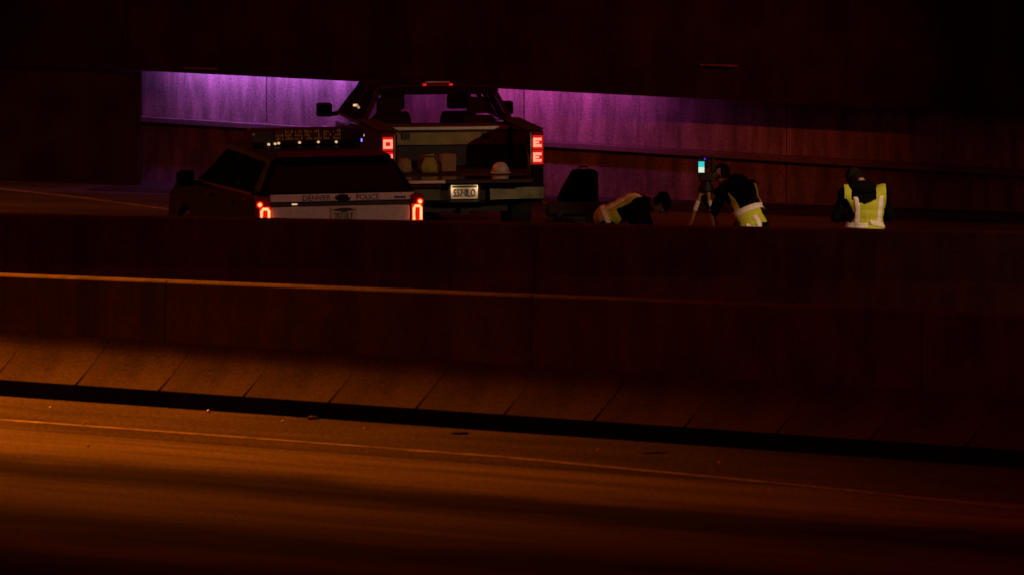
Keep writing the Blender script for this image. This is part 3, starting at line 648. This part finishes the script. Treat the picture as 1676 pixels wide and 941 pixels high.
def person(label, loc, rz, J, cloth, group=None, voxel=.009):
    root = thing('person', label, 'person', loc, rz, group)
    bm = NB(); prims = []
    F = torso_prims(bm, J)
    prims.append((Vector(J['pelvis']), Vector(J['chest']), .17, 'top'))
    for s, sd in (('l', -1), ('r', 1)):
        sh, el_, wr = Vector(J['sho_' + s]), Vector(J['elb_' + s]), Vector(J['wri_' + s])
        capsule(bm, sh, el_, .072, .055); capsule(bm, el_, wr, .056, .042)
        prims += [(sh, el_, .07, 'top'), (el_, wr, .05, 'top'), (Vector(J['chest']), sh, .09, 'top')]
        hand(bm, prims, wr, el_, J.get('curl', .5), J.get('palm', (0, 0, -1)), sd)
        hp, kn, an = Vector(J['hip_' + s]), Vector(J['kne_' + s]), Vector(J['ank_' + s])
        capsule(bm, hp, kn, .105, .068); capsule(bm, kn, an, .07, .05)
        prims += [(hp, kn, .09, 'legs'), (kn, an, .06, 'legs')]
        tf = Vector(J.get('toe_dir', J['fwd'])); tf = Vector((tf.x, tf.y, 0)).normalized()
        heel = Vector((an.x, an.y, .048)) - tf * .05; toe = Vector((an.x, an.y, .04)) + tf * .17
        capsule(bm, heel, toe, .048, .038); capsule(bm, an, heel + tf * .05, .05, .05)
        prims.append((heel, toe, .05, 'shoe'))
    # head with face
    N, H = Vector(J['neck']), Vector(J['head']); look = Vector(J['look']); up = Vector(J.get('up', H - N))
    Fh = frame(up, look); X, Y, Z = Fh.col[0], Fh.col[1], Fh.col[2]
    capsule(bm, N - (H - N) * .3, H - Z * .04, .06, .056)
    ellip(bm, H + Z * .03, .078, .096, .095, Fh); ellip(bm, H - Z * .035 + Y * .012, .062, .078, .085, Fh)
    capsule(bm, H + Y * .088 + Z * .015, H + Y * .112 - Z * .022, .011, .016, 8)
    capsule(bm, H + Y * .075 - Z * .075 - X * .02, H + Y * .075 - Z * .075 + X * .02, .017, .017, 8)   # mouth
    capsule(bm, H + Y * .055 - Z * .115, H + Y * .07 - Z * .108, .024, .02, 8)
    capsule(bm, H + Y * .075 + Z * .03 - X * .04, H + Y * .075 + Z * .03 + X * .04, .018, .018, 8)
    for s in (-1, 1): ellip(bm, H + X * s * .078 - Z * .01, .012, .022, .034, Fh)
    prims += [(H - Z * .06, H + Z * .05, .085, 'head'), (N, H - Z * .05, .055, cloth.get('neck', 'skin'))]
    me = remesh(bm, voxel)
    me.name = 'body'
    names = ['top', 'legs', 'shoe', 'skin', 'hair']; mats = [cloth['top'], cloth['legs'], 'shoe', 'skin', 'hair']
    me.materials.clear()
    for k in mats: me.materials.append(M[k])
    segs = [(a, b, (b - a).length_squared or 1e-9, r, k) for a, b, r, k in prims]
    for p in me.polygons:
        c = p.center; best = 1e9; bk = 'top'
        for a, b, L2, r, k in segs:
            t = max(0, min(1, (c - a).dot(b - a) / L2)); d = (c - a - (b - a) * t).length - r
            if d < best: best = d; bk = k
        if bk == 'head':
            q = c - H; y, z = q.dot(Y), q.dot(Z)
            bk = 'hair' if (z > .055 + .02 * (y < .05) or y < -.015 - .3 * max(0, z) + .02 and z > -.055) else 'skin'
        p.material_index = names.index(bk); p.use_smooth = True
    link('body', me, None, root)
    for s in (-1, 1):                     # eyes
        e = NB(); bmesh.ops.create_icosphere(e, subdivisions=2, radius=.011)
        o = obj('eye', e, 'helmet_white', root, smooth=True); o.location = H + X * s * .031 + Y * .085 + Z * .005
    return root, F, Fh
def shell(root, name, mat, J, F, grow, keep, voxel=.011, parent=None):
    bm = NB(); torso_prims(bm, J, grow); me = remesh(bm, voxel)
    b = bmesh.new(); b.from_mesh(me); O = Vector(J['pelvis'])
    Lt = (Vector(J['chest']) - O).length
    kill = []
    for f in b.faces:
        q = f.calc_center_median() - O
        if not keep(q.dot(F.col[0]), q.dot(F.col[1]), q.dot(F.col[2]) / Lt): kill.append(f)
    bmesh.ops.delete(b, geom=kill, context='FACES')
    me2 = bpy.data.meshes.new(name); b.to_mesh(me2); b.free(); bpy.data.meshes.remove(me)
    o = link(name, me2, mat, parent or root, smooth=True)
    s = o.modifiers.new('thick', 'SOLIDIFY'); s.thickness = .006; s.offset = 1
    return o
def head_cap(root, J, Fh, mat, brim=True, sx=1.0):
    H = Vector(J['head']); bm = NB()
    rings = []
    for z, r in ((.03, 1.12), (.065, 1.1), (.10, .95), (.13, .6), (.138, .15)):
        rings.append([tuple(H + Fh.col[0] * (math.cos(a) * .084 * r * sx) + Fh.col[1] * (math.sin(a) * .102 * r) + Fh.col[2] * z) for a in [2 * math.pi * i / 22 for i in range(22)]])
    loft(bm, rings); c = obj('cap', bm, mat, root, smooth=True)
    if brim:
        P = [H + Fh.col[0] * (math.cos(a) * .085) + Fh.col[1] * (.085 + math.sin(a) * .085) + Fh.col[2] * .032 for a in [math.pi * i / 12 for i in range(13)]]
        obj('brim', slab(NB(), [tuple(p) for p in P], .008), mat, c)
    return c

# 3: standing with back turned, head bowed, lime vest lit
J3 = dict(pelvis=(0, 0, .90), chest=(.0, .0, 1.22), neck=(-.01, .02, 1.385), head=(-.085, .09, 1.455), fwd=(0, 1, 0), look=(-.3, 1, -.35), w=1.12,
          sho_l=(-.215, .0, 1.285), sho_r=(.205, .0, 1.29), elb_l=(-.325, .03, 1.03), elb_r=(.29, .06, 1.03), wri_l=(-.2, .25, 1.0), wri_r=(.16, .28, 1.0),
          hip_l=(-.1, 0, .86), hip_r=(.1, 0, .86), kne_l=(-.12, .02, .47), kne_r=(.12, .03, .47), ank_l=(-.13, -.02, .09), ank_r=(.14, 0, .09), palm=(0, 0, -1))
p3, F3, Fh3 = person('person in lime safety vest with pale stripes standing with back turned and head bowed', (3.90, 80.75, .006), R(2), J3, dict(top='cloth_black', legs='trousers', neck='hair'))
def v3(x, y, u):
    if y > .02 and u > .9: return False
    if u < -.25: return False
    xl = -.235 if u > 1.08 else (-.125 - .09 * max(0, (u - .55)) ** 1.2 * 2 if u > .45 else -.125 - .14 * (.45 - u))
    return xl < x < (.222 if u > .2 else .215) and not (u > .93 + .9 * max(0, abs(x + .02) - .02) ** 1 * 1.3 and abs(x + .02) < .135)
vest = shell(p3, 'safety_vest', 'vest_lime', J3, F3, .022, v3)
back = lambda y: y < .0
def diag(x, u, x0, x1, w): c = x0 + (x1 - x0) * u; return abs(x - c) < w
shell(p3, 'shoulder_stripe', 'reflective', J3, F3, .030, lambda x, y, u: back(y) and .08 < u < 1.16 and diag(x, u, -.105, -.085 - .06 * max(0, u - .7), .024), parent=vest)
shell(p3, 'shoulder_stripe', 'reflective', J3, F3, .030, lambda x, y, u: back(y) and .16 < u < 1.18 and diag(x, u, .135, .165, .026), parent=vest)
shell(p3, 'waist_stripe', 'reflective', J3, F3, .030, lambda x, y, u: y < .06 and x < .02 and abs(u - .17 - .1 * (x + .1)) < .085, parent=vest)
shell(p3, 'waist_stripe', 'reflective', J3, F3, .031, lambda x, y, u: y < .06 and x > .045 and abs(u - .28 + .75 * (x - .05)) < .075, parent=vest)
hood = NB(); ellip(hood, Vector((-.03, -.03, 1.365)), .165, .10, .085, Matrix.Identity(3)); obj('hood', hood, 'cloth_black', p3, smooth=True)
head_cap(p3, J3, Fh3, 'cap_cloth')

# 2: bending forward over the survey instrument, back half turned
J2 = dict(pelvis=(.16, -.10, .84), chest=(-.01, .02, 1.20), neck=(-.09, .10, 1.33), head=(-.19, .10, 1.40), fwd=(-.5, .85, -.4), look=(-.9, .25, -.1), up=(-.35, .1, 1), w=1.05,
          sho_l=(-.19, -.02, 1.21), sho_r=(.13, .12, 1.26), elb_l=(-.29, -.02, .98), elb_r=(-.02, .33, 1.08), wri_l=(-.40, .04, 1.14), wri_r=(-.26, .26, 1.19),
          hip_l=(.02, -.12, .82), hip_r=(.2, -.06, .82), kne_l=(-.06, .04, .46), kne_r=(.16, .12, .46), ank_l=(.02, -.10, .09), ank_r=(.24, -.04, .09), palm=(-.5, .3, .6), curl=.7, toe_dir=(-.4, 1, 0))
p2, F2, Fh2 = person('person in dark jacket and striped vest bending over the survey instrument', (2.56, 82.05, .006), 0, J2, dict(top='cloth_navy', legs='trousers', neck='hair'))
def v2(x, y, u):
    if u < -.08: return False
    if u < .50: return x < .075 or y > .03
    return y < .05 and (abs(x - .165) < .02 or abs(x + .17) < .02) and u < 1.05
vest2 = shell(p2, 'safety_vest', 'vest_lime', J2, F2, .022, v2)
shell(p2, 'waist_stripe', 'reflective', J2, F2, .030, lambda x, y, u: abs(u - .42) < .075, parent=vest2)
shell(p2, 'back_stripe', 'reflective', J2, F2, .029, lambda x, y, u: y < 0 and abs(x + .04) < .026 and -.3 < u < .2, parent=vest2)
h2 = NB(); ellip(h2, Vector((.0, -.06, 1.24)), .155, .13, .19, F2); obj('backpack', h2, 'cloth_black', p2, smooth=True)
obj('hem_stripe', tube(NB(), [(.06, -.26, .86), (.14, -.25, .84), (.21, -.21, .83)], .022, 8), 'reflective', p2)

# 1: bent double, facing right, arm reaching down
J1 = dict(pelvis=(0, 0, .83), chest=(.35, -.03, 1.0), neck=(.49, -.03, 1.01), head=(.60, -.02, 1.01), fwd=(.3, 0, -1), look=(.55, .05, -.75), up=(.9, 0, .35), w=1.0,
          sho_l=(.40, .17, .97), sho_r=(.38, -.20, .96), elb_l=(.50, .22, .70), elb_r=(.34, -.25, .70), wri_l=(.58, .14, .48), wri_r=(.46, -.18, .47),
          hip_l=(.0, .10, .80), hip_r=(.0, -.10, .80), kne_l=(.16, .12, .45), kne_r=(.14, -.12, .45), ank_l=(.02, .12, .09), ank_r=(.0, -.13, .09), palm=(.5, 0, -.5), toe_dir=(1, 0, 0))
p1, F1, Fh1 = person('person in striped lime vest bent double with one arm reaching down', (1.07, 83.0, .006), 0, J1, dict(top='cloth_black', legs='trousers'))
def v1(x, y, u):
    if u < -.32 or u > 1.32: return False
    if u > .85 and abs(x) < .06: return False
    if x > .06 and u > .42 and y > -.05: return False     # arm hole on the near side
    return True
vest1 = shell(p1, 'safety_vest', 'vest_lime', J1, F1, .02, v1)
shell(p1, 'waist_stripe', 'reflective', J1, F1, .028, lambda x, y, u: abs(u - .05) < .065, parent=vest1)
shell(p1, 'shoulder_stripe', 'reflective', J1, F1, .027, lambda x, y, u: y < .02 and abs(x - .11) < .022 and .15 < u < 1.2, parent=vest1)
shell(p1, 'shoulder_stripe', 'reflective', J1, F1, .027, lambda x, y, u: y < .02 and abs(x + .11) < .022 and .15 < u < 1.2, parent=vest1)
obj('sleeve', (lambda b: (capsule(b, (.38, -.215, .97), (.345, -.27, .72), .12, .105), b)[1])(NB()), 'cloth_black', p1, smooth=True)
head_cap(p1, J1, Fh1, 'cloth_black')

# ------------------------------------------------------------------ survey instrument on tripod
ts = thing('survey_tripod', 'yellow legged survey tripod beside the bending person', 'tripod', (2.18, 82.1, .004))
obj('tripod_head', loft(NB(), [circ((0, 0, z), r, 'z', 20) for z, r in ((1.20, .05), (1.22, .085), (1.255, .085))]), 'dark_metal', ts)
for dx, dy in ((-.46, -.10), (.20, -.30), (.30, .40)):
    a = Vector((dx * .12, dy * .12, 1.205)); b = Vector((dx, dy, 0.0)); d = b - a
    lg = obj('leg', NB(), 'wood_yellow', ts) if False else None
    bm = NB(); tube(bm, [a, a + d * .55], .02, 8); lg = obj('leg', bm, 'wood_yellow', ts)
    bm = NB(); tube(bm, [a + d * .53, a + d * .97], .014, 8); obj('lower_leg', bm, 'wood_yellow', lg)
    bm = NB(); tube(bm, [a + d * .08, a + d * .17], .026, 8); obj('clamp', bm, 'reflective', lg)
    bm = NB(); tube(bm, [a + d * .42, a + d * .50], .026, 8); obj('clamp', bm, 'reflective', lg)
    bm = NB(); tube(bm, [a + d * .97, b], .012, 8, .004); obj('spike', bm, 'steel', lg)
ins = thing('survey_instrument', 'survey instrument with glowing cyan screen on top of the tripod', 'survey instrument', (2.18, 82.1, 1.26))
obj('base_plate', loft(NB(), [circ((0, 0, z), r, 'z', 18) for z, r in ((0, .075), (.03, .075), (.035, .06), (.07, .06))]), 'dark_metal', ins)
bo = obj('alidade', box(NB(), -.085, .085, -.06, .06, .072, .17), 'black_plastic', ins, bevel=.015)
for s in (-1, 1): obj('standard', box(NB(), *sorted((s * .055, s * .095)), -.05, .05, .172, .33), 'black_plastic', ins, bevel=.012)
obj('telescope', loft(NB(), [circ((0, y, .26), r, 'y', 18) for y, r in ((-.08, .022), (-.05, .04), (.07, .045), (.09, .04))]), 'black_plastic', ins, smooth=False)
obj('carry_handle', box(NB(), -.09, .09, -.02, .02, .332, .36), 'black_plastic', ins, bevel=.01)
kp = obj('display', box(NB(), -.10, -.005, -.085, -.061, .16, .315), 'black_plastic', ins, bevel=.008)
obj('screen', box(NB(), -.088, -.022, -.0885, -.0855, .235, .298), 'screen_cyan', kp); obj('screen', box(NB(), -.088, -.022, -.0885, -.0855, .175, .2345), 'screen_white', kp)
obj('status_led', box(NB(), -.026, -.008, -.09, -.0855, .318, .336), 'violet_led', kp)

# ------------------------------------------------------------------ black equipment cases
t = thing('equipment_case', 'large black equipment case standing between the pickup and the bent person', 'case', (.70, 84.6, .004), R(6))
obj('case_body', box(NB(), -.33, .33, -.25, .25, .05, .74), 'black_plastic', t, bevel=.03)
obj('lid', box(NB(), -.335, .335, -.255, .255, .745, .90), 'black_plastic', t, bevel=.03)
for x in (-.18, .18): obj('latch', box(NB(), x - .03, x + .03, -.268, -.256, .69, .79), 'dark_metal', t)
for x in (-.26, .26):
    for y in (-.18, .18): obj('caster', cyl(NB(), (x - .02, y, .03), (x + .02, y, .03), .03, 'x', 12), 'tyre', t)
t = thing('equipment_bag', 'black upright bag standing on the equipment case', 'bag', (.82, 84.6, .904), R(6))
obj('bag_body', loft(NB(), [[(x, y, z) for x, y in ((-w0, -.12), (w1, -.12), (w1, .12), (-w0, .12))] for z, w0, w1 in ((0, .30, .17), (.12, .25, .17), (.33, .13, .165), (.36, .10, .14))]), 'cloth_black', t, bevel=.03, seg=3)
obj('handle', tube(NB(), [(-.06, 0, .35), (-.04, 0, .39), (.05, 0, .39), (.07, 0, .35)], .01, 6), 'cloth_black', t)

# ------------------------------------------------------------------ lamps that light the place (fixtures outside the view; the work light mast is added)
def street_lamp(label, base, h, aim, energy, col, cone, blend):
    r = thing('street_lamp', label, 'street lamp', base)
    d = Vector((aim[0] - base[0], aim[1] - base[1], 0)).normalized()
    bm = NB(); tube(bm, [(0, 0, 0), (0, 0, h * .5), (0, 0, h)], .11, 12, .06); obj('pole', bm, 'steel', r)
    obj('base_flange', cyl(NB(), (0, 0, 0), (0, 0, .06), .2, 'z', 16), 'steel', r)
    bm = NB(); tube(bm, [(0, 0, h - .1), d * .5 + Vector((0, 0, h + .1)), d * 1.3 + Vector((0, 0, h + .15))], .04, 8); obj('arm', bm, 'steel', r)
    hp = d * 1.55 + Vector((0, 0, h + .15))
    hd = obj('lamp_head', loft(NB(), [circ((0, 0, z), rr, 'z', 18, None) for z, rr in ((-.03, .2), (.05, .22), (.12, .1))]), 'steel', r); hd.location = hp
    ln = obj('lens', cyl(NB(), (0, 0, -.05), (0, 0, -.032), .17, 'z', 18), 'sodium_lens', hd)
    wp = Vector(base) + hp + Vector((0, 0, -.08))
    l = lamp('SPOT', 'sodium_lamp', wp, aim, energy, col, size=.17, cone=cone, blend=blend)
    l.parent = r; l.location = wp - Vector(base)
SOD = (1.0, .18, .004)
street_lamp('tall sodium street lamp standing at the end of the near barrier', (-9.4, 76.4, 0), 7.5, (-4.2, 69.0, 0), 17000, SOD, 55, 1.0)
street_lamp('tall sodium street lamp beyond the far end of the road', (-14.5, 96, 0), 9, (-7.6, 91.5, 0), 2600, SOD, 96, 1.0)
street_lamp('low dim street lamp beyond the person with back turned', (8.6, 82.9, 0), 5, (-.4, 96, .3), 3000, (1.0, .09, .003), 42, 1.0)
fm = thing('fill_light', 'added unseen work light mast between the barriers, brightening vehicles and people', 'work light', (8.2, 74.6, 0))  # added fill source, narrow beams aimed at each vehicle and person
obj('mast', tube(NB(), [(0, 0, .3), (0, 0, 4.4)], .03, 10), 'steel', fm)
for k in range(3):
    a = k * 2.094 + .4; obj('leg', tube(NB(), [(0, 0, 1.1), (.75 * math.cos(a), .75 * math.sin(a), .01)], .018, 8), 'steel', fm)
obj('crossbar', box(NB(), -.8, .8, -.025, .025, 4.36, 4.42), 'steel', fm)
for x, aim, en, cone in ((-.35, (3.7, 80.9, 1.15), 1350, 9), (.35, (-.45, 89, 1.0), 950, 9.5), (0, (2.4, 82.3, .95), 170, 7), (-.7, (1.25, 83, .92), 420, 6), (.7, (-1.9, 82, 1.1), 560, 11)):
    src = Vector((8.2 + x, 74.6, 4.62)); dirv = (Vector(aim) - src).normalized()
    hd = obj('lamp_head', box(NB(), -.14, .14, -.1, .1, -.06, .08), 'dark_metal', fm, bevel=.01)
    hd.location = (x, 0, 4.62); hd.rotation_euler = dirv.to_track_quat('-Z', 'Y').to_euler()
    obj('lens', box(NB(), -.12, .12, -.08, .08, -.068, -.061), 'fill_lens', hd)
    s0 = src + dirv * .09
    l = lamp('SPOT', 'fill_beam', s0, aim, en, (1.0, .64, .36), size=.06, cone=cone, blend=.6); l.parent = fm; l.location = s0 - Vector((8.2, 74.6, 0))
